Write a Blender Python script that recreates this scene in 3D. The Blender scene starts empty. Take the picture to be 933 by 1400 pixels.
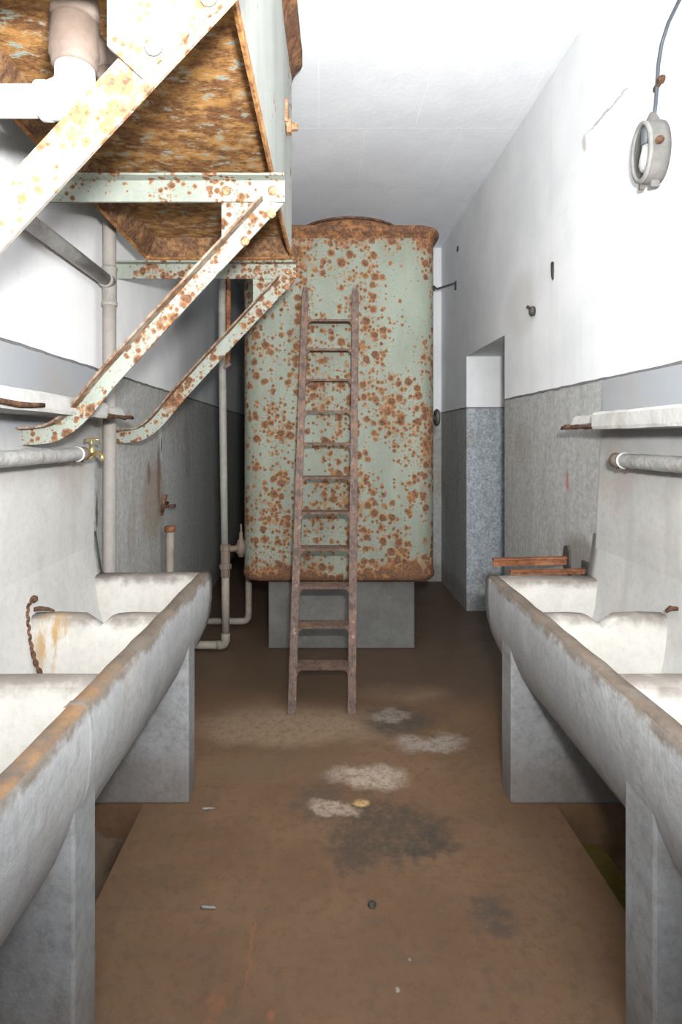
import bpy, math, random
from mathutils import Vector, Matrix
random.seed(7)
S = bpy.context.scene
COL = S.collection
PI = math.pi

# ------------------------------------------------------------------ dimensions (metres)
CAM_H = 1.5
LW, RW = -1.07, 1.29            # faces of the side walls
CEIL = 3.51
BACK = 5.85
DADO_L, DADO_R = 1.84, 1.776

# ------------------------------------------------------------------ mesh builder
class MB:
    def __init__(s):
        s.v = []; s.f = []; s.m = []; s.sm = []
    def add(s, vs, fs, mi=0, smooth=False):
        o = len(s.v)
        s.v += [tuple(p) for p in vs]
        for f in fs:
            s.f.append([i + o for i in f]); s.m.append(mi); s.sm.append(smooth)
        return s
    def box(s, a, b, mi=0):
        x0, y0, z0 = [min(p, q) for p, q in zip(a, b)]
        x1, y1, z1 = [max(p, q) for p, q in zip(a, b)]
        v = [(x0,y0,z0),(x1,y0,z0),(x1,y1,z0),(x0,y1,z0),(x0,y0,z1),(x1,y0,z1),(x1,y1,z1),(x0,y1,z1)]
        return s.add(v, [(0,3,2,1),(4,5,6,7),(0,1,5,4),(1,2,6,5),(2,3,7,6),(3,0,4,7)], mi)
    def obox(s, p, q, side, w, up, h, mi=0):
        """bar from p to q, cross section centred: half w along side, half h along up"""
        p, q, side, up = Vector(p), Vector(q), Vector(side).normalized(), Vector(up).normalized()
        v = []
        for c in (p, q):
            for a, b in ((-1,-1),(1,-1),(1,1),(-1,1)):
                v.append(c + side*a*w/2 + up*b*h/2)
        return s.add(v, [(3,2,1,0),(4,5,6,7),(0,1,5,4),(1,2,6,5),(2,3,7,6),(3,0,4,7)], mi)
    def prism(s, poly, a, b, axis='y', mi=0):
        """poly of 2D points, extruded between a and b along axis. y: (x,z), x: (y,z), z: (x,y)"""
        def P(p, t):
            return {'y': (p[0], t, p[1]), 'x': (t, p[0], p[1]), 'z': (p[0], p[1], t)}[axis]
        n = len(poly)
        v = [P(p, a) for p in poly] + [P(p, b) for p in poly]
        f = [list(range(n)), list(range(2*n-1, n-1, -1))]
        f += [(i, i+n, (i+1) % n + n, (i+1) % n) for i in range(n)]
        return s.add(v, f, mi)
    def tube(s, pts, r, n=14, mi=0, cap=True, wob=0.0):
        pts = [Vector(p) for p in pts]
        rs = r if isinstance(r, (list, tuple)) else [r]*len(pts)
        v = []; up = None
        for i, p in enumerate(pts):
            t = (pts[min(i+1, len(pts)-1)] - pts[max(i-1, 0)]).normalized()
            if up is None:
                up = Vector((0,0,1)) if abs(t.z) < .9 else Vector((1,0,0))
            sd = t.cross(up).normalized(); up = sd.cross(t).normalized()
            for k in range(n):
                a = 2*PI*k/n
                rr = rs[i]*(1 + random.uniform(-wob, wob))
                v.append(p + (sd*math.cos(a) + up*math.sin(a))*rr)
        f = []
        for i in range(len(pts)-1):
            for k in range(n):
                f.append((i*n+k, i*n+(k+1) % n, (i+1)*n+(k+1) % n, (i+1)*n+k))
        s.add(v, f, mi, True)
        if cap:
            o = len(s.v) - len(v)
            s.f += [[o+k for k in range(n)][::-1], [o+(len(pts)-1)*n+k for k in range(n)]]
            s.m += [mi, mi]; s.sm += [False, False]
        return s
    def lathe(s, prof, c, axis=(0,0,1), n=20, mi=0, sx=1, sy=1, smooth=True):
        """prof: (r, t) along axis from c; sx, sy stretch the circle"""
        ax = Vector(axis).normalized(); c = Vector(c)
        u = Vector((0,1,0)) if abs(ax.y) < .9 else Vector((1,0,0))
        w = ax.cross(u).normalized(); u = w.cross(ax).normalized()
        v = []
        for r, t in prof:
            for k in range(n):
                a = 2*PI*k/n
                v.append(c + ax*t + u*math.cos(a)*r*sx + w*math.sin(a)*r*sy)
        f = []
        for i in range(len(prof)-1):
            for k in range(n):
                f.append((i*n+k, i*n+(k+1) % n, (i+1)*n+(k+1) % n, (i+1)*n+k))
        o = len(s.v)
        s.add(v, f, mi, smooth)
        if prof[0][0] > 1e-5: s.f.append([o+k for k in range(n)][::-1]); s.m.append(mi); s.sm.append(False)
        if prof[-1][0] > 1e-5: s.f.append([o+(len(prof)-1)*n+k for k in range(n)]); s.m.append(mi); s.sm.append(False)
        return s
    def loops(s, ls, mi=0, smooth=False, closed=True, cap0=False, cap1=False):
        n = len(ls[0]); v = [p for l in ls for p in l]; f = []
        for i in range(len(ls)-1):
            for k in range(n if closed else n-1):
                f.append((i*n+k, i*n+(k+1) % n, (i+1)*n+(k+1) % n, (i+1)*n+k))
        o = len(s.v)
        s.add(v, f, mi, smooth)
        if cap0: s.f.append([o+k for k in range(n)][::-1]); s.m.append(mi); s.sm.append(False)
        if cap1: s.f.append([o+(len(ls)-1)*n+k for k in range(n)]); s.m.append(mi); s.sm.append(False)
        return s
    def build(s, name, mats, parent=None, bevel=0, seg=2, sub=0, disp=0, dscale=.05):
        base = Vector((0,0,0)); p = parent
        while p is not None:
            base += p.location; p = p.parent
        me = bpy.data.meshes.new(name)
        me.from_pydata([tuple(Vector(q) - base) for q in s.v], [], s.f)
        me.validate(clean_customdata=False)
        mats = mats if isinstance(mats, (list, tuple)) else [mats]
        for m in mats: me.materials.append(m)
        if len(me.polygons) == len(s.f):
            me.polygons.foreach_set('material_index', s.m)
            me.polygons.foreach_set('use_smooth', s.sm)
        import bmesh
        bm = bmesh.new(); bm.from_mesh(me)
        bmesh.ops.recalc_face_normals(bm, faces=bm.faces); bm.to_mesh(me); bm.free()
        o = bpy.data.objects.new(name, me); COL.objects.link(o)
        if parent is not None: o.parent = parent
        if bevel:
            b = o.modifiers.new('bevel', 'BEVEL'); b.width = bevel; b.segments = seg
            b.limit_method = 'ANGLE'; b.angle_limit = math.radians(40)
        if sub:
            b = o.modifiers.new('sub', 'SUBSURF'); b.subdivision_type = 'SIMPLE'; b.levels = sub; b.render_levels = sub
        if disp:
            t = bpy.data.textures.new(name+'_t', 'CLOUDS'); t.noise_scale = dscale
            b = o.modifiers.new('wear', 'DISPLACE'); b.texture = t; b.strength = disp; b.mid_level = .5; b.texture_coords = 'GLOBAL'
        return o

def thing(name, label, cat, loc=(0,0,0), group=None):
    o = bpy.data.objects.new(name, None); COL.objects.link(o)
    o.location = loc; o.empty_display_size = .05
    return tag(o, label, cat, group)
def tag(o, label, cat, group=None, kind=None):
    o['label'] = label; o['category'] = cat
    if group: o['group'] = group
    if kind: o['kind'] = kind
    return o
def struct(o):
    o['kind'] = 'structure'; return o

# ------------------------------------------------------------------ materials
class NT:
    def __init__(s, name):
        s.mat = bpy.data.materials.new(name); s.mat.use_nodes = True
        s.t = s.mat.node_tree; s.n = s.t.nodes; s.l = s.t.links
        s.b = s.n['Principled BSDF']
        s.geo = s.n.new('ShaderNodeNewGeometry')
        s.pos = s.geo.outputs['Position']
    def node(s, typ, **kw):
        n = s.n.new(typ)
        for k, v in kw.items(): setattr(n, k, v)
        return n
    def set(s, sock, v):
        if hasattr(v, 'is_linked') or isinstance(v, bpy.types.NodeSocket): s.l.new(v, sock)
        elif isinstance(v, (tuple, list)):
            sock.default_value = tuple(v) if len(v) == len(sock.default_value) else (*v, 1)
        else: sock.default_value = v
    def scaled(s, sc, src=None):
        m = s.node('ShaderNodeVectorMath', operation='MULTIPLY')
        s.set(m.inputs[0], src or s.pos); s.set(m.inputs[1], sc if isinstance(sc, tuple) else (sc,)*3)
        return m.outputs[0]
    def noise(s, scale, detail=5, rough=.6, stretch=(1,1,1), src=None, dist=0, color=False):
        n = s.node('ShaderNodeTexNoise')
        s.set(n.inputs['Vector'], s.scaled(tuple(stretch), src))
        n.inputs['Scale'].default_value = scale; n.inputs['Detail'].default_value = detail
        n.inputs['Roughness'].default_value = rough; n.inputs['Distortion'].default_value = dist
        return n.outputs['Color' if color else 'Fac']
    def ramp(s, x, a, b, lo=0., hi=1., smooth=True):
        n = s.node('ShaderNodeMapRange', interpolation_type='SMOOTHSTEP' if smooth else 'LINEAR')
        s.set(n.inputs[0], x); s.set(n.inputs[1], a); s.set(n.inputs[2], b); s.set(n.inputs[3], lo); s.set(n.inputs[4], hi)
        return n.outputs[0]
    def math(s, op, a, b=0., clamp=False):
        n = s.node('ShaderNodeMath', operation=op, use_clamp=clamp)
        s.set(n.inputs[0], a); s.set(n.inputs[1], b); return n.outputs[0]
    def mix(s, f, a, b, mode='MIX'):
        n = s.node('ShaderNodeMix', data_type='RGBA', blend_type=mode)
        s.set(n.inputs[0], f); s.set(n.inputs[6], a); s.set(n.inputs[7], b); return n.outputs[2]
    def xyz(s, i):
        n = s.node('ShaderNodeSeparateXYZ'); s.set(n.inputs[0], s.pos); return n.outputs[i]
    def blob(s, c, r, warp=.0, wscale=6, soft=.5, lo=None):
        """1 inside an ellipsoid of radii r at c, ragged by noise"""
        p = s.pos
        if warp:
            w = s.noise(wscale, 6, .65, color=True)
            m = s.node('ShaderNodeVectorMath', operation='SUBTRACT'); s.set(m.inputs[0], w); s.set(m.inputs[1], (.5,.5,.5))
            k = s.node('ShaderNodeVectorMath', operation='MULTIPLY_ADD'); s.set(k.inputs[0], m.outputs[0]); s.set(k.inputs[1], (warp,)*3); s.set(k.inputs[2], p)
            p = k.outputs[0]
        d = s.node('ShaderNodeVectorMath', operation='SUBTRACT'); s.set(d.inputs[0], p); s.set(d.inputs[1], c)
        q = s.node('ShaderNodeVectorMath', operation='DIVIDE'); s.set(q.inputs[0], d.outputs[0]); s.set(q.inputs[1], r)
        l = s.node('ShaderNodeVectorMath', operation='LENGTH'); s.set(l.inputs[0], q.outputs[0])
        return s.ramp(l.outputs['Value'], 1-soft, 1+soft*.3, 1, 0)
    def out(s, col, rough=.8, bump=None, bs=.3, bd=.01, metal=0, spec=.4):
        s.set(s.b.inputs['Base Color'], col); s.set(s.b.inputs['Roughness'], rough)
        s.set(s.b.inputs['Metallic'], metal); s.set(s.b.inputs['Specular IOR Level'], spec)
        if bump is not None:
            n = s.node('ShaderNodeBump'); n.inputs['Strength'].default_value = bs; n.inputs['Distance'].default_value = bd
            s.set(n.inputs['Height'], bump); s.l.new(n.outputs[0], s.b.inputs['Normal'])
        return s.mat

RUST_D, RUST_M, RUST_O, RUST_Y = (.075,.032,.017), (.20,.085,.035), (.36,.15,.045), (.50,.27,.07)
def rust_color(t, sc=60):
    a = t.noise(sc, 6, .7); b = t.noise(sc*.3, 5, .6)
    c = t.mix(t.ramp(a, .35, .65), RUST_D, RUST_M)
    c = t.mix(t.ramp(b, .45, .7), c, RUST_O)
    return c, a
def spots(t, scale, size, cluster, lo, hi, jit=1.0):
    v = t.node('ShaderNodeTexVoronoi', feature='F1'); v.inputs['Scale'].default_value = scale; v.inputs['Randomness'].default_value = jit
    w = t.noise(scale*1.6, 3, .6, color=True)
    k = t.node('ShaderNodeVectorMath', operation='MULTIPLY_ADD'); t.set(k.inputs[0], w); t.set(k.inputs[1], (.5/scale,)*3); t.set(k.inputs[2], t.pos)
    t.l.new(k.outputs[0], v.inputs['Vector'])
    sep = t.node('ShaderNodeSeparateColor'); t.l.new(v.outputs['Color'], sep.inputs[0])
    r = t.math('MULTIPLY', t.ramp(t.math('ADD', t.math('MULTIPLY', sep.outputs[0], .6), cluster), lo, hi, 0, 1, False), size)
    d = t.math('SUBTRACT', r, v.outputs['Distance'])
    return d          # >0 inside a spot
def rusty_paint(name, paint=(.36,.43,.35), amount=0., band=None, scale=19, size=.55, streak=True, dull=.0, cscale=2.6, orange=1.0, cvec=(1,1,.7), contrast=1.8, tone=1.0):
    t = NT(name)
    cl = t.noise(cscale, 4, .6, stretch=cvec)
    cl = t.math('ADD', t.math('MULTIPLY', t.math('SUBTRACT', cl, .5), contrast), .5+amount)
    if band:
        for z0, z1, gain in band:
            cl = t.math('ADD', cl, t.ramp(t.xyz(2), z0, z1, 0, gain))
    d1 = spots(t, scale, size, cl, .60, 1.05)
    d2 = spots(t, scale*2.1, size*1.0, cl, .62, 1.08)
    d3 = spots(t, scale*4.2, size*1.0, cl, .72, 1.2)
    m1 = t.ramp(d1, 0, .10); m2 = t.ramp(d2, 0, .12)
    m = t.math('MAXIMUM', t.math('MAXIMUM', m1, m2), t.math('MULTIPLY', t.ramp(d3, 0, .14), .75))
    core = t.math('MAXIMUM', t.ramp(d1, .05, .26), t.math('MULTIPLY', t.ramp(d2, .07, .28), .9))
    fine = t.noise(90, 5, .7)
    patch = t.math('ADD', t.math('MULTIPLY', cl, .55), t.math('MULTIPLY', t.noise(scale*.9, 7, .72), .75))
    pm = t.ramp(patch, .79, .84); m = t.math('MAXIMUM', m, pm)
    core = t.math('MAXIMUM', core, t.math('MULTIPLY', t.ramp(patch, .82, .92), .9))
    rim = t.mix(t.ramp(t.noise(30, 4), .35, .65), (.22*tone,.105*tone,.05*tone), (.33*tone,.155*tone,.055*tone))
    cor = t.mix(t.ramp(fine, .35, .65), (.06*tone,.034*tone,.024*tone), (.185*tone,.092*tone,.05*tone))
    rc = t.mix(core, rim, cor)
    p = t.mix(t.ramp(t.noise(5, 5, .6, stretch=(1,1,.35)), .35, .7), paint, tuple(c*.80 for c in paint))
    p = t.mix(t.math('MULTIPLY', t.ramp(t.noise(40, 4, .6), .55, .75), .35), p, tuple(min(1, c*1.25) for c in paint))
    if streak:
        p = t.mix(t.math('MULTIPLY', t.ramp(t.noise(14, 5, .65, stretch=(1.6,1.6,.10)), .56, .74), .4), p, (.25,.18,.105))
    if dull: p = t.mix(dull, p, (.17,.12,.09))
    col = t.mix(m, p, rc)
    h = t.math('ADD', t.math('MULTIPLY', m, .6), t.math('MULTIPLY', fine, .5))
    return t.out(col, t.ramp(m, 0, 1, .55, .9), h, .55, .012, spec=.3)
def solid_rust(name, cols=(RUST_D, RUST_M, RUST_O), sc=50, stretch=(1,1,1), spk=None, bs=.6, mixlo=.45):
    t = NT(name)
    a = t.noise(sc, 6, .7, stretch=stretch); b = t.noise(sc*.25, 5, .65, stretch=stretch)
    c = t.mix(t.ramp(a, .35, .65), cols[0], cols[1])
    c = t.mix(t.ramp(b, mixlo, mixlo+.25), c, cols[2])
    if spk:
        c = t.mix(t.ramp(t.noise(sc*.5, 5, .7, stretch=stretch), spk[1], spk[1]+.06), c, spk[0])
    return t.out(c, .85, a, bs, .01, spec=.25)
def concrete(name, a, b, stain=(.22,.18,.13), st=.4, sc=3., rough=.85, streak=.3, bs=.25, extra=None, fine=35):
    t = NT(name)
    n1 = t.noise(sc, 6, .65); n2 = t.noise(fine, 5, .7); n3 = t.noise(sc*3, 5, .6, stretch=(1,1,.12))
    c = t.mix(t.ramp(n1, .35, .68), a, b)
    c = t.mix(t.math('MULTIPLY', t.ramp(n2, .42, .7), .28), c, tuple(x*.6 for x in a))
    c = t.mix(t.math('MULTIPLY', t.ramp(n3, .5, .75), streak), c, tuple(x*.7 for x in b))
    c = t.mix(t.math('MULTIPLY', t.ramp(t.noise(sc*.8, 6, .7, src=t.scaled((1.3,1.1,1))), .52, .74), st), c, stain)
    if extra: c = extra(t, c)
    return t.out(c, rough, t.math('ADD', n2, n1), bs, .006, spec=.3)

def wall_mat(name, dado, blobs=(), tide=.35):
    t = NT(name)
    z = t.xyz(2)
    n1 = t.noise(1.6, 6, .65); n2 = t.noise(28, 6, .72); n3 = t.noise(7, 6, .6, stretch=(1,1,.1))
    up = t.mix(t.ramp(n1, .35, .7), (.80,.81,.825), (.70,.715,.735))
    up = t.mix(t.math('MULTIPLY', t.ramp(n3, .52, .78), .22), up, (.5,.51,.52))
    up = t.mix(t.math('MULTIPLY', t.ramp(t.noise(4, 6, .75), .6, .75), .25), up, (.56,.54,.5))
    lo = t.mix(t.ramp(n2, .36, .66), (.31,.314,.305), (.43,.433,.42))
    jam = t.ramp(t.xyz(0), RW+.001, RW+.004)
    lo = t.mix(t.math('MULTIPLY', jam, .9), lo, t.mix(t.ramp(t.noise(22, 5, .7, dist=2), .42, .6), (.24,.28,.31), (.46,.52,.56)))
    lo = t.mix(t.math('MULTIPLY', t.ramp(t.noise(32, 5, .7, dist=1.6), .47, .60), .35), lo, (.47,.485,.49))
    lo = t.mix(t.math('MULTIPLY', t.ramp(t.noise(16, 6, .65, stretch=(1,1,.12)), .45, .75), .35), lo, (.21,.205,.19))
    lo = t.mix(t.math('MULTIPLY', t.ramp(t.noise(3, 6, .7, stretch=(1,1,.5)), .5, .72), .5), lo, (.25,.205,.155))
    # damp tide mark at the foot
    td = t.ramp(t.math('ADD', z, t.math('MULTIPLY', t.noise(5, 5), -.25)), .0, .12, 1, 0)
    lo = t.mix(t.math('MULTIPLY', td, tide), lo, (.12,.095,.07))
    m = t.ramp(z, dado-.004, dado+.004)
    c = t.mix(m, lo, up)
    for (cc, r, col, f) in blobs:
        c = t.mix(t.math('MULTIPLY', t.blob(cc, r, .05, 18), f), c, col)
    return t.out(c, .85, t.math('ADD', n2, t.math('MULTIPLY', n1, .6)), .22, .006, spec=.25)

M = {}
M['wall_l'] = wall_mat('wall_left_paint', DADO_L, [((LW,3.75,1.47),(.1,.06,.14),(.62,.63,.64),.8), ((LW,3.72,1.25),(.1,.05,.3),(.10,.085,.07),.75),
    ((LW,3.78,1.46),(.1,.02,.07),(.06,.05,.045),.9), ((LW,3.5,1.28),(.1,.04,.09),(.09,.075,.06),.7), ((LW,3.6,1.1),(.1,.3,.3),(.24,.16,.09),.5), ((LW,2.68,1.15),(.1,.02,.1),(.06,.05,.04),.8)])
M['wall_r'] = wall_mat('wall_right_paint', DADO_R, [((RW,3.06,2.43),(.1,.018,.05),(.10,.09,.08),.6), ((RW,2.70,2.93),(.1,.02,.05),(.45,.43,.40),.8), ((RW,2.47,2.965),(.1,.23,.009),(.25,.23,.21),.7),
    ((RW,2.88,1.28),(.1,.018,.07),(.42,.10,.07),.7), ((RW,2.75,.92),(.1,.2,.12),(.13,.11,.09),.6), ((RW,3.55,2.35),(.1,.3,.25),(.55,.54,.52),.5)])
M['wall_b'] = wall_mat('wall_back_paint', 1.79)
tc = NT('ceiling_whitewash')
_b = tc.node('ShaderNodeTexBrick'); tc.set(_b.inputs['Vector'], tc.pos); _b.inputs['Scale'].default_value = 1.0
_b.inputs['Brick Width'].default_value = .62; _b.inputs['Row Height'].default_value = .9; _b.inputs['Mortar Size'].default_value = .004
cn = tc.noise(2.2, 6, .65)
cc = tc.mix(tc.ramp(cn, .35, .7), (.82,.84,.87), (.74,.77,.81))
cc = tc.mix(tc.math('MULTIPLY', _b.outputs['Fac'], .45), cc, (.95,.95,.95))
cc = tc.mix(tc.math('MULTIPLY', tc.ramp(tc.noise(9, 6, .7, stretch=(.3,1.5,1)), .6, .75), .3), cc, (.9,.91,.92))
M['ceil'] = tc.out(cc, .85, tc.math('ADD', tc.noise(30, 5), _b.outputs['Fac']), .3, .006, spec=.2)

tf = NT('damp_earthy_floor')
f1 = tf.noise(2.2, 6, .65); f2 = tf.noise(24, 6, .7); f3 = tf.noise(90, 4, .7)
fc = tf.mix(tf.ramp(f1, .36, .66), (.135,.077,.041), (.172,.102,.056))
fc = tf.mix(tf.math('MULTIPLY', tf.ramp(f2, .45, .68), .6), fc, (.10,.062,.038))
fc = tf.mix(tf.math('MULTIPLY', tf.ramp(tf.noise(11, 7, .75), .5, .68), .45), fc, (.185,.10,.048))
fc = tf.mix(tf.math('MULTIPLY', tf.ramp(f3, .6, .72), .35), fc, (.24,.155,.09))
fc = tf.mix(tf.math('MULTIPLY', tf.ramp(tf.noise(7, 6, .7), .58, .72), .5), fc, (.10,.075,.055))
fc = tf.mix(tf.math('MULTIPLY', tf.ramp(tf.noise(5, 6, .75, src=tf.scaled((1.1,1.3,1))), .6, .7), .5), fc, (.24,.105,.055))
def fb(c, r, col, f, warp=.22, soft=.5, ws=6):
    global fc
    k = tf.math('MULTIPLY', tf.blob((c[0], c[1], 0), (r[0], r[1], 1), warp, ws, soft), f)
    k = tf.math('MULTIPLY', k, tf.ramp(tf.math('ADD', f2, tf.math('MULTIPLY', tf.noise(60, 4, .7), .6)), .62, .88, .25, 1))
    fc = tf.mix(k, fc, col)
fb((-.15,2.92), (.60,.24), (.26,.19,.125), .8)
fb((.5,3.3), (.35,.12), (.26,.19,.13), .5)
fb((-.1,2.55), (.5,.14), (.17,.115,.07), .5)
fb((.42,2.98), (.22,.17), (.055,.048,.042), .9)
fb((.26,2.13), (.27,.21), (.065,.05,.036), .9, .45, .5, 14)
fb((.42,2.03), (.12,.05), (.05,.04,.03), .7, .2, .5, 14)
fb((.1,2.0), (.07,.1), (.06,.047,.036), .6, .25, .5, 14)
fb((.02,2.30), (.13,.16), (.075,.062,.05), .7)
fb((.22,2.48), (.19,.10), (.40,.32,.25), .95, .2, .5, 7)
fb((.55,2.74), (.20,.09), (.31,.265,.225), .9, .25, .55, 8)
fb((.38,3.02), (.13,.07), (.30,.26,.22), .75, .25, .4, 8)
fb((.05,2.26), (.12,.06), (.37,.29,.22), .9, .18, .4, 8)
fb((.175,2.29), (.035,.03), (.55,.36,.16), .9, .05, .4)
fb((.42,2.11), (.045,.05), (.05,.042,.036), .85, .1)
fb((.55,1.75), (.09,.08), (.06,.05,.042), .7, .15)
fb((.17,1.79), (.022,.02), (.06,.055,.04), .9, .02)
fb((-.20,1.62), (.006,.14), (.40,.11,.05), .35, .06, .6, 30)
fb((-.27,1.46), (.02,.05), (.42,.12,.05), .22, .14, .6, 26)
fb((-.12,1.45), (.012,.012), (.42,.12,.05), .3, .05, .5, 26)
fb((-.33,1.38), (.05,.03), (.40,.12,.05), .3, .2, .5, 22)
wet_far_dim = tf.ramp(tf.math('ADD', tf.xyz(1), tf.math('MULTIPLY', tf.noise(2, 5, .6), 1.0)), 3.35, 4.0)
fc = tf.mix(tf.math('MULTIPLY', wet_far_dim, .75), fc, (.075,.05,.033))  # far floor: light falloff put into the colour; the mask also makes it slicker
M['floor'] = tf.out(fc, tf.math('SUBTRACT', tf.ramp(f1, .3, .7, .62, .8), tf.math('MULTIPLY', wet_far_dim, .22)), tf.math('ADD', f2, tf.math('MULTIPLY', f3, .5)), .3, .008, spec=.4)
M['gutter'] = concrete('gutter_silt', (.14,.098,.066), (.19,.135,.09), (.06,.045,.03), .5, 6, .5, .1, .5)
M['algae'] = concrete('stagnant_gutter_water', (.12,.095,.025), (.16,.125,.035), (.07,.06,.02), .4, 5, .18, .0, .05)

# trough concrete
def dirt_up(t, c):
    nz = t.node('ShaderNodeSeparateXYZ'); t.set(nz.inputs[0], t.geo.outputs['Normal'])
    return c
def outx(t, c):
    g = t.noise(110, 4, .75); g2 = t.noise(38, 6, .7, stretch=(1,1,.25))
    c = t.mix(t.math('MULTIPLY', t.ramp(g2, .48, .68), .28), c, (.19,.185,.175))
    c = t.mix(t.math('MULTIPLY', t.ramp(g, .56, .70), .45), c, (.46,.465,.465))
    c = t.mix(t.math('MULTIPLY', t.ramp(t.noise(3.5, 6, .65, stretch=(1,1,.3)), .54, .74), .40), c, (.27,.20,.14))
    e = t.ramp(t.math('ADD', t.xyz(2), t.math('MULTIPLY', t.noise(10, 6, .7), .11)), .883, .912)
    return t.mix(t.math('MULTIPLY', e, .9), c, (.16,.128,.10))
M['tr_out'] = concrete('trough_grey_cement', (.32,.328,.332), (.40,.408,.41), (.20,.17,.14), .5, 3.2, .85, .5, .55, extra=outx)
def rimx(t, c):
    return t.mix(t.math('MULTIPLY', t.ramp(t.noise(9, 6, .7), .5, .68), .7), c, (.17,.155,.14))
M['tr_rim'] = concrete('trough_worn_rim', (.125,.098,.078), (.18,.142,.11), (.08,.062,.05), .5, 6, .85, .0, .6, extra=rimx)
def rimo(t, c):
    c = rimx(t, c)
    k = t.math('MULTIPLY', t.ramp(t.xyz(1), 1.75, 1.25), t.ramp(t.noise(8, 6, .65), .38, .6))
    return t.mix(t.math('MULTIPLY', k, .85), c, (.27,.155,.075))
M['tr_rim_l'] = concrete('trough_orange_stained_rim', (.125,.098,.078), (.18,.142,.11), (.08,.062,.05), .5, 6, .85, .0, .6, extra=rimo)
M['tr_in'] = concrete('trough_limewashed_inside', (.50,.485,.45), (.43,.415,.38), (.30,.265,.22), .45, 5, .7, .15, .2)
def stainx(t, c):
    k = t.math('MULTIPLY', t.blob((-.955,1.99,.78), (.075,.1,.14), .06, 14, .6), t.ramp(t.noise(30, 4, .6, stretch=(1,1,.12)), .40, .55))
    k2 = t.ramp(t.math('ADD', t.xyz(2), t.math('MULTIPLY', t.noise(16, 4), .09)), .86, .915)
    c = t.mix(t.math('MULTIPLY', k2, .85), c, (.15,.125,.105))
    return t.mix(t.math('MULTIPLY', k, .8), c, (.36,.20,.04))
M['tr_div'] = concrete('trough_limewashed_divider', (.52,.505,.47), (.46,.445,.41), (.33,.295,.245), .4, 5, .7, .15, .2, extra=stainx)
def legx(t, c):
    g = t.noise(100, 4, .75); g2 = t.noise(26, 6, .7)
    c = t.mix(t.math('MULTIPLY', t.ramp(g2, .45, .66), .45), c, (.15,.145,.14))
    c = t.mix(t.math('MULTIPLY', t.ramp(g, .57, .70), .4), c, (.40,.405,.41))
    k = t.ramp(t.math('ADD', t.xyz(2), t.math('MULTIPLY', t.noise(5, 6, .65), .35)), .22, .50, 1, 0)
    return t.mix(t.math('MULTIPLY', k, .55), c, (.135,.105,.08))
M['tr_leg'] = concrete('trough_leg_cement', (.25,.256,.262), (.32,.33,.338), (.15,.125,.10), .7, 3.5, .85, .15, .5, extra=legx)
def backx(t, c):
    return t.mix(t.math('MULTIPLY', t.ramp(t.xyz(2), 1.45, 1.0), .5), c, (.46,.42,.375))
def splx(t, c):
    k = t.ramp(t.math('ADD', t.xyz(2), t.math('MULTIPLY', t.noise(2.5, 5, .6), .35)), 1.48, 1.78)
    c = t.mix(t.math('MULTIPLY', k, .85), c, (.27,.29,.315))
    return t.mix(t.math('MULTIPLY', t.ramp(t.noise(1.7, 6, .65), .48, .68), .5), c, (.34,.285,.235))
M['splash'] = concrete('backsplash_cement', (.52,.51,.49), (.44,.44,.43), (.28,.235,.195), .4, 2.4, .75, .35, .2, extra=splx)
M['plinth'] = concrete('plinth_concrete', (.12,.12,.115), (.165,.165,.155), (.085,.07,.055), .5, 3, .85, .15, .3)
M['ledge'] = concrete('ledge_concrete', (.46,.455,.44), (.38,.375,.365), (.24,.19,.145), .45, 6, .85, .1, .5)
M['groove'] = concrete('dado_shadow_groove', (.13,.13,.13), (.18,.18,.18), (.09,.08,.07), .4, 8)

# metals
M['tank'] = rusty_paint('green_tank_paint_rusting', (.215,.242,.196), .05, [(.70,.50,.5), (2.75,2.95,.22)], 17, .60)
M['tank_rim'] = solid_rust('tank_rim_rust', ((.07,.038,.026), (.17,.08,.04), (.30,.14,.055)), 55)
M['utank'] = rusty_paint('overhead_tank_side_paint', (.33,.345,.32), -.30, None, 17, .5, True, .0, 3)
M['ubottom'] = solid_rust('tank_underside_rust', ((.115,.052,.025), (.25,.125,.045), (.42,.225,.07)), 52, (.75,1.2,1), ((.27,.295,.255), .56), .6, .42)
M['uedge'] = solid_rust('rusted_tank_edge', ((.16,.07,.03), (.36,.17,.06), (.46,.24,.085)), 60)
M['brk'] = rusty_paint('bracket_pale_green_paint', (.27,.30,.26), .02, None, 24, .60, False, .0, 4, cvec=(1,1,1))
M['brk_near'] = rusty_paint('bracket_cream_paint', (.20,.185,.16), .0, None, 30, .45, False, .0, 4, cvec=(1,1,1), tone=.95)
M['brk_edge'] = solid_rust('bracket_rusty_flange', ((.12,.065,.04), (.22,.14,.09), (.30,.26,.21)), 40, mixlo=.45)
M['bolt'] = solid_rust('bolt_rust', ((.20,.10,.055), (.38,.22,.12), (.45,.30,.17)), 80)
M['ladder'] = solid_rust('ladder_grey_brown_rust', ((.085,.062,.056), (.165,.12,.10), (.19,.12,.085)), 45, (1,1,.6), ((.32,.29,.275), .63))
M['tread'] = solid_rust('tread_brown_rust', ((.08,.052,.042), (.155,.10,.075), (.19,.115,.078)), 50)
M['bar'] = solid_rust('bright_rust_bar', ((.13,.05,.025), (.27,.11,.055), (.33,.15,.075)), 40, (.5,1,1))
M['drust'] = solid_rust('dark_flaky_rust', ((.045,.026,.018), (.12,.06,.035), (.20,.10,.055)), 60)
M['wpipe'] = concrete('whitewashed_pipe', (.60,.60,.585), (.52,.52,.51), (.45,.36,.27), .3, 9, .5, .1, .15)
M['gpipe'] = concrete('grey_painted_pipe', (.24,.235,.215), (.31,.30,.275), (.15,.12,.09), .55, 7, .6, .2, .25)
M['cpipe'] = concrete('cream_painted_pipe', (.27,.24,.20), (.33,.30,.25), (.16,.10,.065), .5, 8, .6, .2, .25)
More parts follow.
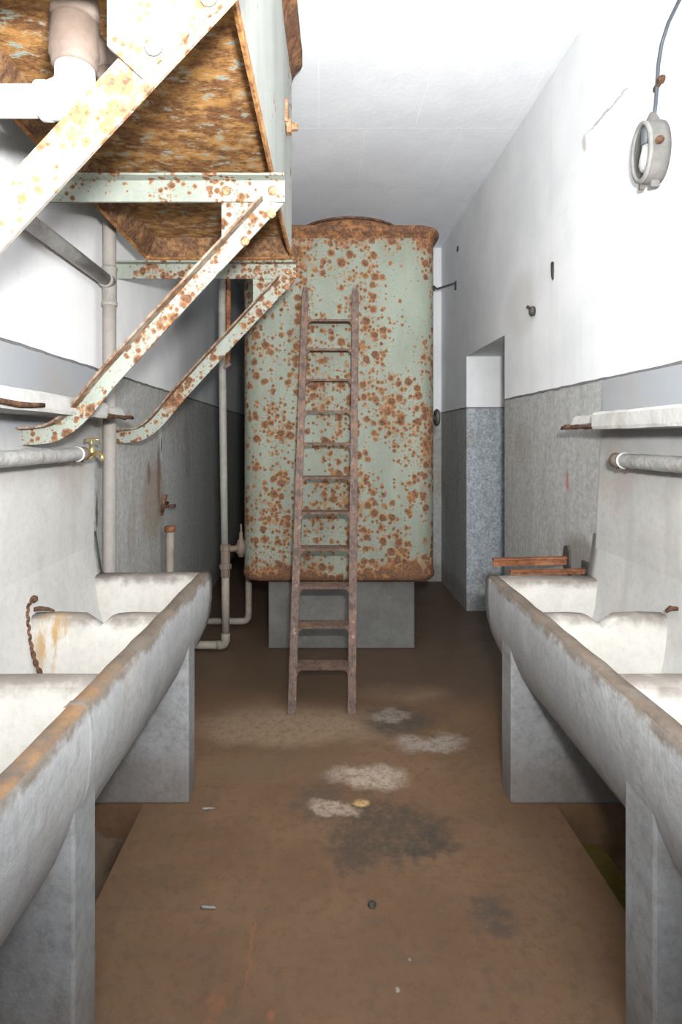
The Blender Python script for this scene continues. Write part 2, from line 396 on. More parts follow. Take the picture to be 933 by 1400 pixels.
M['pinkpipe'] = concrete('beige_grey_riser', (.28,.255,.23), (.24,.23,.215), (.24,.19,.15), .4, 4, .65, .35, .25)
M['lag'] = concrete('silvered_pipe_lagging', (.30,.30,.29), (.42,.42,.41), (.17,.13,.095), .5, 14, .45, .0, .9, fine=55)
M['fit'] = concrete('rust_tinged_fitting', (.15,.115,.09), (.20,.16,.13), (.15,.08,.045), .6, 9, .6, .1, .3)
tb = NT('worn_brass'); M['brass'] = tb.out(tb.mix(tb.ramp(tb.noise(40), .4, .65), (.58,.46,.20), (.40,.30,.13)), .35, tb.noise(60), .1, .002, metal=.75)
M['ofit'] = concrete('beige_outlet_fitting', (.13,.10,.082), (.16,.13,.11), (.07,.045,.03), .4, 12, .6, .1, .3)
M['ufil'] = solid_rust('tank_inner_fillet_rust', ((.08,.042,.027), (.19,.10,.05), (.30,.17,.075)), 50)
M['lampbody'] = concrete('lamp_cast_grey', (.11,.107,.10), (.15,.146,.137), (.10,.06,.04), .5, 14, .6, .0, .3)
M['lampring'] = concrete('lamp_ring_pale', (.22,.216,.205), (.17,.166,.157), (.30,.2,.13), .5, 20, .5, .0, .3)
tg = NT('lamp_glass'); tg.b.inputs['Transmission Weight'].default_value = 1; tg.b.inputs['IOR'].default_value = 1.2
M['glass'] = tg.out((.95,.97,.96), .03)
ti = NT('lamp_reflector'); M['refl'] = ti.out(ti.mix(ti.ramp(ti.noise(20), .4, .6), (.42,.36,.28), (.30,.22,.16)), .45)
tk = NT('lamp_cap_metal'); M['cap'] = tk.out((.30,.33,.36), .4, metal=.6)
tl = NT('bulb_white'); M['bulb'] = tl.out((.82,.83,.80), .12)
tq = NT('grey_cable'); M['cable'] = tq.out((.055,.066,.078), .5)
tz = NT('dark_iron'); M['iron'] = tz.out(tz.mix(tz.ramp(tz.noise(50), .4, .6), (.035,.032,.03), (.075,.065,.058)), .7)

# ------------------------------------------------------------------ room shell
Y0 = -1.7
m = MB()
FZ, GD = -.24, 2.284
GL, GR = -.722, .974
m.box((GL, Y0, -.4), (GR, GD, 0)).box((LW-.2, GD, -.4), (RW+.5, 8.3, 0))
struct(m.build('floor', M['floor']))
m = MB(); m.box((LW-.1, Y0, -.4), (GL, GD, -.22)).box((GR, Y0, -.4), (RW+.1, GD, -.22))
m.build('gutter_bed', M['gutter']); struct(bpy.data.objects['gutter_bed'])
bpy.data.objects['gutter_bed'].name = 'trim_5'
m = MB(); m.box((GR+.002, Y0+.05, -.219), (RW-.13, GD-.003, -.165))
struct(m.build('trim_6', M['algae']))
m = MB(); m.box((LW-.3, Y0-.3, CEIL), (RW+.5, 8.5, CEIL+.2)); struct(m.build('ceiling', M['ceil']))
m = MB(); m.box((LW-.2, Y0-.2, -.4), (LW, 8.3, CEIL)); struct(m.build('wall_left', M['wall_l']))
m = MB()
DN, DF, DT = 3.86, 4.85, 2.22
m.prism([(Y0-.2,-.4),(DN,-.4),(DN,DT),(DF,DT),(DF,-.4),(BACK,-.4),(BACK,CEIL),(Y0-.2,CEIL)], RW, RW+.46, 'x').box((RW+.46, DN-.1, -.1), (RW+.5, DF+.1, DT+.1))
struct(m.build('wall_right', M['wall_r'], bevel=.006))
m = MB(); m.box((-.42, BACK, -.2), (RW+.5, BACK+.2, CEIL)).box((-.42, BACK+.1, -.2), (-.25, 8.3, CEIL)).box((LW-.2, 8.2, -.2), (-.25, 8.4, CEIL))
struct(m.build('wall_back', M['wall_b']))
m = MB(); m.box((LW-.2, Y0-.2, -.4), (RW+.5, Y0, CEIL)); struct(m.build('wall_front', M['wall_b']))
# dado line: thin dark ridge under the proud upper plaster
def ragged_strip(x, side, y0, y1, z, h, t, n):
    mm = MB(); a = []; b = []
    ys = [y0 + (y1-y0)*i/n for i in range(n+1)]
    loops = []
    for y in ys:
        zz = z + random.uniform(-.0025, .0025); hh = h*random.uniform(.7, 1.3)
        loops.append([(x, y, zz-hh), (x+side*t, y, zz-hh), (x+side*t, y, zz), (x, y, zz+.002)])
    mm.loops(loops, cap0=True, cap1=True); return mm
struct(ragged_strip(RW, -1, -1.6, DN, DADO_R, .010, .003, 90).build('trim_1', M['groove']))
struct(ragged_strip(LW, 1, -1.6, 8.1, DADO_L, .010, .003, 140).build('trim_2', M['groove']))
m = ragged_strip(RW, -1, DF, BACK, DADO_R, .010, .003, 20); m.box((RW, DF-.003, DADO_R-.010), (RW+.46, DF, DADO_R))
struct(m.build('trim_7', M['groove']))
# smooth cement backsplashes behind the troughs, up to the dado line
m = MB()
m.prism([(-1.6,.80),(2.585,.80),(2.50,DADO_R-.012),(-1.6,DADO_R-.012)], RW-.012, RW+.01, 'x'); struct(m.build('trim_3', M['splash'], bevel=.004))
m = MB()
m.prism([(-1.6,.80),(2.62,.80),(2.62,DADO_L-.012),(-1.6,DADO_L-.012)], LW-.01, LW+.012, 'x'); struct(m.build('trim_4', M['splash'], bevel=.004))

# ------------------------------------------------------------------ concrete troughs
RIM = .868
def trough(side, label, wall, front, yend, rim_mat, group):
    """side -1 left, +1 right; wall/front: distance of wall face and rim edge from the aisle axis, front a function of depth"""
    root = thing('laundry_trough', label, 'trough', (side*front(1.4), 1.4, 0), group)
    W0 = .535
    outer = [(.016,RIM),(.005,RIM-.008),(0,RIM-.026),(-.004,.80),(-.004,.74),(.004,.67),(.024,.60),(.058,.525),(.10,.465),(.15,.43),(.22,.40),(.34,.385),(W0,.385)]
    inner = [(W0,1.06),(.5305,1.03),(.5255,.99),(.519,.945),(.509,.88),(.497,.815),(.483,.75),(.458,.67),(.425,.60),(.38,.545),(.32,.51),(.25,.50),(.185,.515),(.14,.56),(.11,.64),(.085,.74),(.064,.83),(.057,RIM-.012),(.047,RIM)]
    def X(u, y):
        w = wall - front(y)
        return side*(front(y) + u*w/W0)
    def arch(u, z):
        return u, z
    ys = [0.03 + (yend-.03)*i/40 for i in range(41)]
    jit = {i: (random.uniform(-.0018,.0018), random.uniform(-.002,.002)) for i in range(41)}
    full = outer + inner
    no, ni = len(outer), len(inner)
    b = MB()
    ls = []
    for i, y in enumerate(ys):
        l = []
        for j, (u, z) in enumerate(full):
            dz = 0; du = 0
            if z > RIM-.03 and u < .06: dz = jit[i][0]; du = jit[i][1]
            # last few centimetres at the far end: outer shell rounds off
            yy = y
            l.append((X(u+du, yy), yy, z+dz))
        ls.append(l)
    n = len(full)
    o = len(b.v)
    b.v += [p for l in ls for p in l]
    for i in range(len(ls)-1):
        for k in range(n):
            k2 = (k+1) % n
            b.f.append((i*n+k, i*n+k2, (i+1)*n+k2, (i+1)*n+k))
            if k == n-1 or k == 0 or k == n-2: mi = 1
            elif k < no: mi = 0
            elif k < no+8: mi = 3
            else: mi = 2
            b.m.append(mi); b.sm.append(True)
    for e in (0, len(ls)-1):
        b.f.append([e*n+k for k in range(n)]); b.m.append(0); b.sm.append(False)
    body = b.build('trough_body', [M['tr_out'], rim_mat, M['tr_in'], M['splash']], root)
    # end walls and dividers follow the inner curve
    def wallpiece(y0, y1, notch, name, mats, top=RIM-.004, slope=.02):
        ub, uf = .512, .05
        topline = [(uf, top)]
        if notch:
            topline += [(.15, top+.002), (.205, top-.002), (.228, top-.012), (.262, top-.040), (.30, top-.012), (.32, top), (.42, top+.004)]
        else:
            topline += [(.2, top+.001), (.35, top-.001)]
        topline += [(ub, top)]
        low = [(ub+.006, .83),(.49,.75),(.466,.67),(.432,.595),(.385,.54),(.32,.50),(.25,.49),(.18,.505),(.132,.555),(.102,.64),(.078,.74),(.056,.83)]
        poly = topline + low
        mm = MB()
        ns = [(y1, 0, 0), (y1, 0, 0)]
        nt = len(topline)
        nl = []
        # round the top: three loops across thickness
        th = y1 - y0
        for (yy, dz) in ((y1, -.010), (y1-th*.2, 0), (y0+th*.2, 0), (y0, -.010)):
            l = []
            for j, (u, z) in enumerate(poly):
                zz = z + (dz if j < nt else 0)
                off = 0
                if yy == y0: off = -slope*max(0, (RIM - z))/.35      # near face leans towards the aisle end
                if yy == y1 and notch is not None: off = slope*max(0, (RIM - z))/.35
                l.append((X(u, yy), yy + off, zz))
            nl.append(l)
        mm.loops(nl, 0, True, cap0=True, cap1=True)
        for i, f in enumerate(mm.f):
            pass
        return mm.build(name, mats, root, bevel=.0)
    wallpiece(yend-.095, yend-.002, False, 'end_wall', [M['tr_div']], RIM-.002, .05)
    for (yn, th, nt) in ((2.0, .055, True), (1.45, .075, False), (.80, .055, True)):
        wallpiece(yn, yn+th, nt, 'divider', [M['tr_div']], RIM-.006, .06)
    wallpiece(.034, .12, False, 'end_wall', [M['tr_div']], RIM-.002, .05)
    # slab legs
    for (ya, yb, lat) in ((2.285, 2.40, front(2.35)+.012), (1.275, 1.40, front(1.34)+.012), (.16, .28, front(.2)+.012)):
        lg = MB()
        x0, x1 = side*lat, side*(wall-.004)
        g = side*((abs(GL) if side < 0 else GR)-.0)
        zt = .535
        prof = [(x0, 0), (x0, .655), (side*(lat+.03), .60), (side*(lat+.07), .53), (side*(lat+.12), .475), (side*(lat+.2), .425), (x1, .41), (x1, -.0)]
        if ya < GD: prof = [(x0, 0), (x0, .655), (side*(lat+.03), .60), (side*(lat+.07), .53), (side*(lat+.12), .475), (side*(lat+.2), .425), (x1, .41), (x1, -.215), (g, -.215), (g, 0)]
        lg.prism(prof, ya, yb, 'y')
        lg.build('leg', M['tr_leg'], root, bevel=.007)
    return root
TL = trough(-1, 'long grey concrete trough on the left with an orange-stained rim, against the left wall', 1.066, lambda y: .515 + (2.65-y)*.026, 2.66, M['tr_rim_l'], 'concrete laundry troughs')
TR = trough(1, 'long grey concrete trough on the right with a brown worn rim, against the right wall', 1.286, lambda y: .783 - (2.58-y)*.020, 2.60, M['tr_rim'], 'concrete laundry troughs')
# cement-filled joint between two castings on the left trough
m = MB()
fr = lambda y: .515 + (2.65-y)*.026
pr = [(.05,RIM+.000),(.016,RIM+.001),(.003,RIM-.008),(-.0015,RIM-.026),(-.0055,.80),(-.0055,.74),(.001,.67),(.021,.60),(.055,.525)]
ls = []
for y, k in ((1.315,-.006),(1.325,-.001),(1.34,.0),(1.352,-.006)):
    ls.append([(-(fr(y)+u-k), y, z+k*.7) for u, z in pr])
m.loops(ls, 0, True, closed=False)
jn = m.build('joint', [M['tr_out']], TL); jn['label'] = 'pale cement joint between two castings'

# plug chain on the left trough
ch = thing('plug_chain', 'rusty chain hanging over the rear divider of the left trough', 'chain', (-1.035, 2.0, .90))
pts = [(-1.045,2.02,.915),(-1.042,1.985,.895),(-1.036,1.975,.86),(-1.028,1.968,.81),(-1.015,1.960,.765),(-1.0,1.952,.73),(-.985,1.945,.70),(-.965,1.94,.67),(-.94,1.935,.65)]
def along(pts, step):
    out = []; acc = 0; P = [Vector(p) for p in pts]
    for a, b in zip(P, P[1:]):
        L = (b-a).length; t = acc
        while t < L:
            out.append((a + (b-a)*t/L, (b-a).normalized())); t += step
        acc = t - L
    return out
for i, (p, d) in enumerate(along(pts, .0155)):
    lk = MB(); sd = d.cross(Vector((0,1,0) if i % 2 else (1,.3,0))).normalized()
    ring = []
    for k in range(11):
        a = 2*PI*k/10
        ring.append(p + d*math.cos(a)*.0115 + sd*math.sin(a)*.0065)
    lk.tube(ring, .0038, 6, cap=False); lk.build('link', M['drust'], ch)
m = MB(); m.lathe([(0,-.012),(.010,-.008),(.014,0),(.010,.010),(0,.014)], (-1.04,2.03,.915), (1,0,.2), 10); m.build('eyelet', M['drust'], ch)
m = MB(); m.tube([(-1.05,2.03,.875),(-1.02,2.03,.88),(-.985,2.028,.879),(-.965,2.03,.872)], [.007,.008,.006,.003], 8, wob=.2); m.build('staple', M['drust'], ch)

# ------------------------------------------------------------------ ledges with exposed reinforcement
def ledge(side, wall, z0, z1, yend, ysolid, label):
    root = thing('concrete_ledge', label, 'ledge', (side*(wall-.1), yend, z0), 'concrete wall ledges')
    out = wall - .20
    m = MB(); n = 60; ls = []
    for i in range(n+1):
        y = -1.5 + (ysolid+1.5)*i/n
        j = random.uniform(-.0018, .0018); j2 = random.uniform(-.0012, .0012)
        ls.append([(side*wall, y, z0), (side*(out+.004+j), y, z0+j2), (side*(out+j2), y, z0+.012), (side*(out+j2), y, z1-.01), (side*(out+.008), y, z1+j2), (side*wall, y, z1)])
    for i, (y, e, up) in enumerate(((ysolid+.01,.004,.0),(ysolid+.05,.02,.005),(ysolid+.10,.03,.012),(yend-.05,.03,.010),(yend,.045,.014))):
        j = random.uniform(-.008, .008)
        ls.append([(side*wall, y, z0+up*.5), (side*(out+.02+e+j), y, z0+up), (side*(out+e+j), y, z0+.025+j*.5), (side*(out+e+.01+j), y, z1-.014+j*.3), (side*(out+e+.022), y, z1-.005), (side*wall, y, z1)])
    m.loops(ls, 0, False, cap0=True, cap1=True); m.build('slab', M['ledge'], root)
    m = MB(); yy = [ysolid-.015+(yend+.02-ysolid)*i/7 for i in range(8)]
    m.tube([(side*(out+.012), y, z0+.012+random.uniform(-.003,.003)) for y in yy], .009, 8, wob=.35); m.build('reinforcing_bar', M['drust'], root)
    m = MB(); m.tube([(side*(out+.014+.02*i), yend-.01-.012*(i % 2), z0+.02) for i in range(9)], .008, 8, wob=.3); m.build('reinforcing_bar', M['drust'], root)
    return root
LL = ledge(-1, 1.066, 1.585, 1.648, 2.61, 2.28, 'crumbling concrete ledge on the left wall above the lagged pipe and brass tap')
LR = ledge(1, 1.286, 1.538, 1.605, 2.50, 2.21, 'white concrete ledge on the right wall with a broken rusty end')
m = MB(); m.tube([(-.863, .9+.07*i, 1.603+random.uniform(-.004,.004)) for i in range(13)], .008, 8, wob=.4); m.build('reinforcing_bar', M['drust'], LL)

# ------------------------------------------------------------------ lagged pipes and tap
def lagged(side, lat, z, r, yend, label):
    root = thing('lagged_pipe', label, 'pipe', (side*lat, yend, z), 'lagged pipes under the ledges')
    m = MB(); m.tube([(side*lat, yend-.05-.028*i, z+random.uniform(-.001,.001)) for i in range(120)], [r*random.uniform(.95,1.05) for i in range(120)], 20, wob=.02)
    m.build('lagging', M['lag'], root)
    m = MB(); m.lathe([(r*.8,0),(r*1.02,.004),(r*1.05,.05),(r*.95,.055)], (side*lat, yend-.055, z), (0,1,0), 20); m.build('end_collar', M['fit'], root)
    m = MB()
    m.lathe([(r*1.0,0),(r*1.16,.004),(r*1.16,.012),(r*1.0,.016)], (side*lat, yend-.075, z), (0,1,0), 20); m.build('band', M['wpipe'], root)
    for yy in (.09, .02):
        m = MB(); m.tube([(side*lat, yend-yy, z-r*.95),(side*lat, yend-yy, z-r*1.33)], .0055, 8); m.build('clamp_bolt', M['drust'], root)
    for yy in (yend-.12, .9):
        m = MB(); m.obox((side*lat, yy, z-r*.2), (side*(abs(lat)+.085), yy, z-r*.2), (0,1,0), .03, (0,0,1), .012); m.build('wall_strap', M['drust'], root)
    return root
lagged(-1, .975, 1.438, .027, 2.31, 'silvery lagged pipe with white band under the left ledge, ending at the brass tap')
lagged(1, 1.195, 1.415, .028, 2.24, 'silvery lagged pipe under the right ledge with a rusty open end')

tp = thing('brass_tap', 'small brass tap with T handle on the left wall beside the upright pipe', 'tap', (-.975, 2.37, 1.43))
m = MB(); m.tube([(-.975,2.30,1.435),(-.975,2.335,1.435),(-.972,2.36,1.435)], [.009,.011,.012], 12)
m.lathe([(.008,-.024),(.013,-.020),(.015,-.005),(.013,.012),(.010,.020),(.008,.032)], (-.970,2.37,1.438), (0,0,1), 14)
m.build('tap_body', M['brass'], tp)
m = MB(); m.tube([(-.965,2.37,1.432),(-.945,2.36,1.440),(-.928,2.35,1.440),(-.916,2.345,1.428),(-.912,2.343,1.408)], [.011,.0095,.009,.009,.0105], 12); m.build('spout', M['brass'], tp)
m = MB(); m.tube([(-.970,2.37,1.468),(-.970,2.37,1.496)], .0045, 8); m.tube([(-1.000,2.37,1.492),(-.985,2.37,1.498),(-.970,2.37,1.499),(-.955,2.37,1.498),(-.936,2.37,1.494)], [.0055,.004,.005,.004,.0055], 8); m.build('tap_handle', M['brass'], tp)

# ------------------------------------------------------------------ left wall riser pipe with branch
RX, RY = -1.003, 2.665
rp = thing('riser_pipe', 'upright beige pipe on the left wall with a branch pipe running toward the viewer', 'pipe', (RX, RY, 0))
m = MB(); m.tube([(RX,RY,z) for z in (0,.5,1,1.5,2.0,2.19)], .031, 18); m.tube([(RX,RY,z) for z in (2.27,2.5,2.9,3.5)], .031, 18); m.build('pipe', M['pinkpipe'], rp)
m = MB(); m.lathe([(.033,-.10),(.037,-.095),(.037,-.08),(.033,-.075),(.034,.07),(.037,.075),(.037,.085),(.033,.09)], (RX,RY,2.235), (0,0,1), 18)
m.tube([(RX,RY,2.25),(RX,RY-.04,2.25),(RX,RY-.06,2.25)], [.033,.034,.036], 18); m.build('tee', M['gpipe'], rp)
m = MB(); m.tube([(RX,RY-.05,2.25),(RX,2.0,2.251),(RX,1.2,2.25),(RX,.2,2.25)], .030, 18); m.build('branch_pipe', M['lag'], rp)
for z in (1.7, 2.75):
    m = MB(); m.obox((RX-.065,RY,z),(RX+.0,RY,z),(0,1,0),.025,(0,0,1),.03); m.build('pipe_clip', M['gpipe'], rp)

sp = thing('capped_stub_pipe', 'short pale pipe with a rusty cap standing behind the left trough', 'pipe', (-1.0, 3.74, 0))
m = MB(); m.tube([(-1.0,3.74,0),(-1.0,3.74,.5),(-1.0,3.74,.89)], .027, 14); m.build('pipe', M['cpipe'], sp)
m = MB(); m.lathe([(.028,-.03),(.037,-.026),(.038,0),(.034,.008),(0,.012)], (-1.0,3.74,.905), (0,0,1), 12); m.build('cap', M['bar'], sp)

hk = thing('wall_hook', 'rusty iron cross hook on the left wall above the capped stub pipe', 'hook', (LW, 3.77, 1.06))
m = MB(); m.obox((LW,3.77,.98),(LW+.03,3.77,1.12),(0,1,0),.035,(1,0,0),.02); m.build('plate', M['drust'], hk)
m = MB(); m.tube([(LW,3.77,1.04),(LW+.06,3.76,1.045),(LW+.10,3.75,1.05)], .013, 8, wob=.2); m.tube([(LW+.025,3.70,1.03),(LW+.03,3.83,1.06)], .010, 8, wob=.2); m.build('peg', M['drust'], hk)

# ------------------------------------------------------------------ thin supply pipe beside the lower tank
pp = thing('supply_pipe', 'thin pale pipe dropping beside the green tank, with union and elbow near the floor', 'pipe', (-.66, 3.93, 0))
m = MB(); m.tube([(-.685,3.93,3.05),(-.683,3.93,2.2),(-.676,3.93,1.5),(-.664,3.93,.66)], .026, 14); m.build('riser', M['gpipe'], pp)
m = MB(); m.tube([(-.660,3.93,.58),(-.658,3.93,.12)], .028, 14); m.build('drop_pipe', M['cpipe'], pp)
m = MB(); m.lathe([(.027,-.08),(.033,-.075),(.033,-.02),(.044,-.016),(.044,.012),(.034,.016),(.034,.11),(.038,.115),(.038,.15),(.028,.155)], (-.661,3.93,.60), (0,0,1), 8, smooth=False); m.build('union', M['fit'], pp)
m = MB(); m.tube([(-.658,3.93,.13),(-.658,3.93,.075),(-.668,3.93,.05),(-.69,3.93,.042),(-.72,3.93,.042)], .032, 14); m.build('elbow', M['cpipe'], pp)
m = MB(); m.tube([(-.70,3.93,.042),(-1.05,3.93,.042)], .028, 14); m.build('tail_pipe', M['cpipe'], pp)
m = MB(); m.tube([(-.655,3.93,.72),(-.60,3.95,.72),(-.57,3.96,.72)], [.024,.022,.022], 12); m.build('branch', M['fit'], pp)
m = MB(); m.tube([(-.70,3.93,1.98),(-.62,3.9,2.03)], .014, 10); m.build('stub', M['fit'], pp)
vv = thing('stop_valve', 'small corroded stop valve between the thin pipe and the green tank', 'valve', (-.565, 3.96, .70))
m = MB(); m.lathe([(.0,-.075),(.022,-.07),(.024,-.05),(.034,-.045),(.036,.02),(.026,.03),(.028,.045),(.018,.05),(.013,.09),(.016,.10),(.007,.105),(.006,.16),(0,.165)], (-.555,3.97,.73), (0,0,1), 12); m.build('valve_body', M['fit'], vv)
m = MB(); m.tube([(-.555,3.97,.73),(-.48,3.99,.73)], .02, 10); m.build('outlet', M['fit'], vv)
lp = thing('drain_pipe', 'cream drain pipe bending under the green tank behind the thin pipe', 'pipe', (-.55, 4.4, 0))
m = MB(); m.tube([(-.555,4.42,.62),(-.558,4.42,.12),(-.562,4.42,.08),(-.575,4.42,.058),(-.60,4.42,.05),(-1.06,4.42,.05)], .026, 12); m.build('pipe', M['cpipe'], lp)
m = MB(); m.lathe([(.028,-.05),(.034,-.045),(.034,.045),(.028,.05)], (-.556,4.42,.56), (0,0,1), 12); m.build('coupling', M['drust'], lp)
m = MB(); m.tube([(-.655,3.93,2.03),(-.645,3.94,2.06),(-.642,3.945,2.12),(-.642,3.945,2.5),(-.645,3.945,3.0)], .017, 10, wob=.06); o = m.build('rusty_branch', M['bar'], pp); o['label'] = 'rust-red narrow branch pipe'
# ------------------------------------------------------------------ rounded-rectangle helper
def rrect(x0, x1, y0, y1, r, off=0, n=8):
    x0 -= off; x1 += off; y0 -= off; y1 += off; r = max(.01, r+off)
    out = []
    for cx, cy, a0 in ((x1-r,y0+r,-PI/2),(x1-r,y1-r,0),(x0+r,y1-r,PI/2),(x0+r,y0+r,PI)):
        for k in range(n+1):
            a = a0 + (PI/2)*k/n
            out.append((cx + r*math.cos(a), cy + r*math.sin(a)))
    return out
# ------------------------------------------------------------------ lower green tank
wt = thing('water_tank', 'tall pale green riveted-looking steel tank spotted with rust at the end of the room', 'tank', (.14, 4.4, .5))
wt['label'] = 'tall pale green steel tank spotted with rust, standing on a concrete plinth behind the ladder'
TX0, TX1, TY0, TY1, TRD = -.533, .822, 3.85, 5.05, .15
b = MB(); ls = []
for off, z in ((-.10,.502),(-.05,.503),(-.012,.512),(.006,.53),(.008,.56),(0,.60),(0,.9),(0,1.2),(0,1.5),(0,1.8),(0,2.1),(0,2.4),(0,2.7),(0,2.875),(-.01,2.95)):
    ls.append([(x, y, z) for x, y in rrect(TX0, TX1, TY0, TY1, TRD, off)])
b.loops(ls, 0, True, cap0=True, cap1=True); b.build('tank_body', M['tank'], wt)
b = MB(); ls = []
for off, z in ((-.002,2.890),(.004,2.902),(.014,2.914),(.030,2.924),(.038,2.935),(.040,2.952),(.034,2.966),(.02,2.972),(-.03,2.974)):
    ls.append([(x, y, z+random.uniform(-.003,.003)) for x, y in rrect(TX0, TX1, TY0, TY1, TRD, off)])
b.loops(ls, 0, True, cap1=True); b.build('rim', M['tank_rim'], wt)
b = MB(); b.lathe([(.44,-.04),(.44,.085),(.40,.115),(.30,.135),(.15,.15),(0,.155)], (.235,4.4,2.97), (0,0,1), 40); lid = b.build('lid', M['tank_rim'], wt)
b = MB(); b.lathe([(.415,.112),(.412,.128),(.402,.132),(.395,.118)], (.235,4.4,2.97), (0,0,1), 40); b.build('hoop', M['drust'], lid)
b = MB(); b.tube([(.20,3.845,.62),(.23,3.842,.60),(.26,3.842,.57),(.33,3.845,.555)], .004, 6); b.build('wire', M['iron'], wt)
pl = MB(); pl.box((-.36,3.97,0),(.686,4.95,.501)); tag(pl.build('concrete_plinth', M['plinth'], bevel=.012), 'grey concrete plinth under the tall green tank, behind the ladder foot', 'plinth')
vw = thing('round_knob', 'small black round knob at the right edge of the green tank', 'knob', (.83,4.25,1.64))
b = MB(); b.lathe([(.012,0),(.014,.03),(.055,.032),(.065,.045),(.055,.06),(.02,.066),(0,.067)], (.815,4.05,1.655), (1,0,0), 18); b.build('knob', M['iron'], vw)

# ------------------------------------------------------------------ ladder
ld = thing('steel_ladder', 'rusty steel ladder with flat treads leaning on the green tank', 'ladder', (.02, 3.03, 0))
def LP(t, u):           # t up the ladder, u across (0 left outer edge .. 1 right outer edge)
    d = 3.018 + .800*t
    xl = -.170 + .054*t; xr = .202 + .074*t
    return Vector((xl + (xr-xl)*u, d, 2.545*t))
dirv = (LP(1,.5)-LP(0,.5)).normalized()
nrm = Vector((1,0,0)).cross(dirv).normalized()
for s_ in (0, 1):
    u = .06 if s_ == 0 else .94
    b = MB(); p = LP(0,u); q = LP(1,u); w = .047; th = .026
    ls = []
    N = 40
    for i in range(N+1):
        c = p + (q-p)*i/N
        ww = w*(1+random.uniform(-.03,.03))
        if i == N: ww *= .7
        ls.append([c + Vector((-ww/2,0,0)), c + Vector((ww/2,0,0)), c + Vector((ww/2,0,0)) - nrm*th*-1*(-1 if nrm.y < 0 else 1), c + Vector((-ww/2,0,0)) - nrm*th*-1*(-1 if nrm.y < 0 else 1)])
    if True:
        for l in ls:
            for v in l: v.z = max(v.z, 0.0)
    b.loops(ls, 0, False, cap0=True, cap1=True); b.build('rail', M['ladder'], ld, bevel=.005)
for i in range(11):
    t = .0905 + .0815*i
    z = 2.545*t; d = 3.018+.8*t
    a, c = LP(t, .11), LP(t, .89)
    b = MB(); k = 12; dp = .105
    ls = []
    for j in range(k+1):
        x = a.x + (c.x-a.x)*j/k; jj = random.uniform(-.002,.002)
        ls.append([(x,d-.006+jj,z-.014),(x,d-.008+jj,z),(x,d+dp*.5,z+.002),(x,d+dp+jj,z),(x,d+dp,z-.008),(x,d+.012,z-.008),(x,d+.012,z-.014)])
    b.loops(ls, 0, False, cap0=True, cap1=True)
    for sx, x in ((1,a.x),(-1,c.x)):
        b.prism([(x-.004*sx,z-.008),(x+.034*sx,z-.008),(x+.030*sx,z-.014),(x+.014*sx,z-.024),(x+.005*sx,z-.045),(x-.004*sx,z-.05)], d-.004, d+.03, 'y')
    b.build('tread', M['tread'], ld)

# ------------------------------------------------------------------ overhead tank on brackets
UH = CAM_H + .938           # bottom edge of the skirt
ut = thing('overhead_tank', 'rusty pale steel tank high on the left wall, resting on three brackets', 'tank', (-.5, 2.0, UH))
N = 24
def ux(y):      # aisle-side face, slightly skewed
    return -.181 + (.030*(y-.95)/1.65 if y < 2.6 else .030 + .014*(y-2.6)/.3)
UY0, UY1, UXW = .93, 2.90, -.90
def uplan(off=0.):
    pts = [(ux(y)+off, y) for y in (UY0-off, 1.3, 1.7, 2.1, 2.5, 2.75)]
    pts += [(ux(2.86)+off, 2.84), (ux(2.9)-.004+off, UY1-.012+off*.4), (ux(2.9)-.02+off*.5, UY1+off)]
    pts += [(-.4, UY1+off), (UXW+.03-off*.5, UY1+off), (UXW-off, UY1-.03+off*.5), (UXW-off, 1.9), (UXW-off, UY0-off), (-.5, UY0-off)]
    return pts
UT = CAM_H + 1.93
b = MB(); T = .012
ls = []
jt = [random.uniform(-.005,.005) for _ in uplan()]
def lift(loop, z, jz=False): return [(x, y, z + (jt[i] if jz else 0)) for i, (x, y) in enumerate(loop)]
ls = [lift(uplan(-T), UH+.20), lift(uplan(-T), UH, True), lift(uplan(-T*.2), UH-.004, True), lift(uplan(0), UH+.002, True), lift(uplan(0), UH+.024, True), lift(uplan(0), UH+.35), lift(uplan(0), UH+.7), lift(uplan(0), UT-.02)]
b.loops(ls, 0, False); 
for i in range(len(uplan())*4): b.m[i] = 1
b.build('shell', [M['utank'], M['uedge']], ut)
b = MB(); b.loops([lift(uplan(-T*.9), UH+.09), lift(uplan(-T*.9), UH+.10)], 0, False, cap0=True, cap1=True); b.build('bottom_plate', M['ubottom'], ut)
# welded angle around the inside of the skirt on the wall and far side
b = MB()
b.prism([(UXW+T, UH+.09), (UXW+T+.05, UH+.09), (UXW+T+.006, UH+.006), (UXW+T, UH+.006)], UY0+.03, UY1-.02, 'y')
b.prism([(UY1-T, UH+.09), (UY1-T-.045, UH+.09), (UY1-T-.006, UH+.006), (UY1-T, UH+.006)], UXW+.02, -.16, 'x')
b.build('edge_fillet', M['ufil'], ut)
b = MB(); ls = []
for off, z in ((-.004,UT-.10),(.004,UT-.07),(.02,UT-.03),(.045,UT-.002),(.055,UT+.02),(.055,UT+.055),(.04,UT+.068),(.0,UT+.07)):
    ls.append(lift(uplan(off), z))
b.loops(ls, 0, True); b.build('rim', M['tank_rim'], ut)
b = MB()
by, bz = 2.55, CAM_H+1.43
b.obox((ux(by)-.005,by,bz+.05),(ux(by)+.012,by,bz+.05),(0,1,0),.10,(0,0,1),.10)
b.lathe([(.035,0),(.035,.022),(.018,.024),(.018,.05),(.012,.052)], (ux(by)+.005,by,bz), (1,0,0), 6, smooth=False); b.build('bolt', M['bolt'], ut)

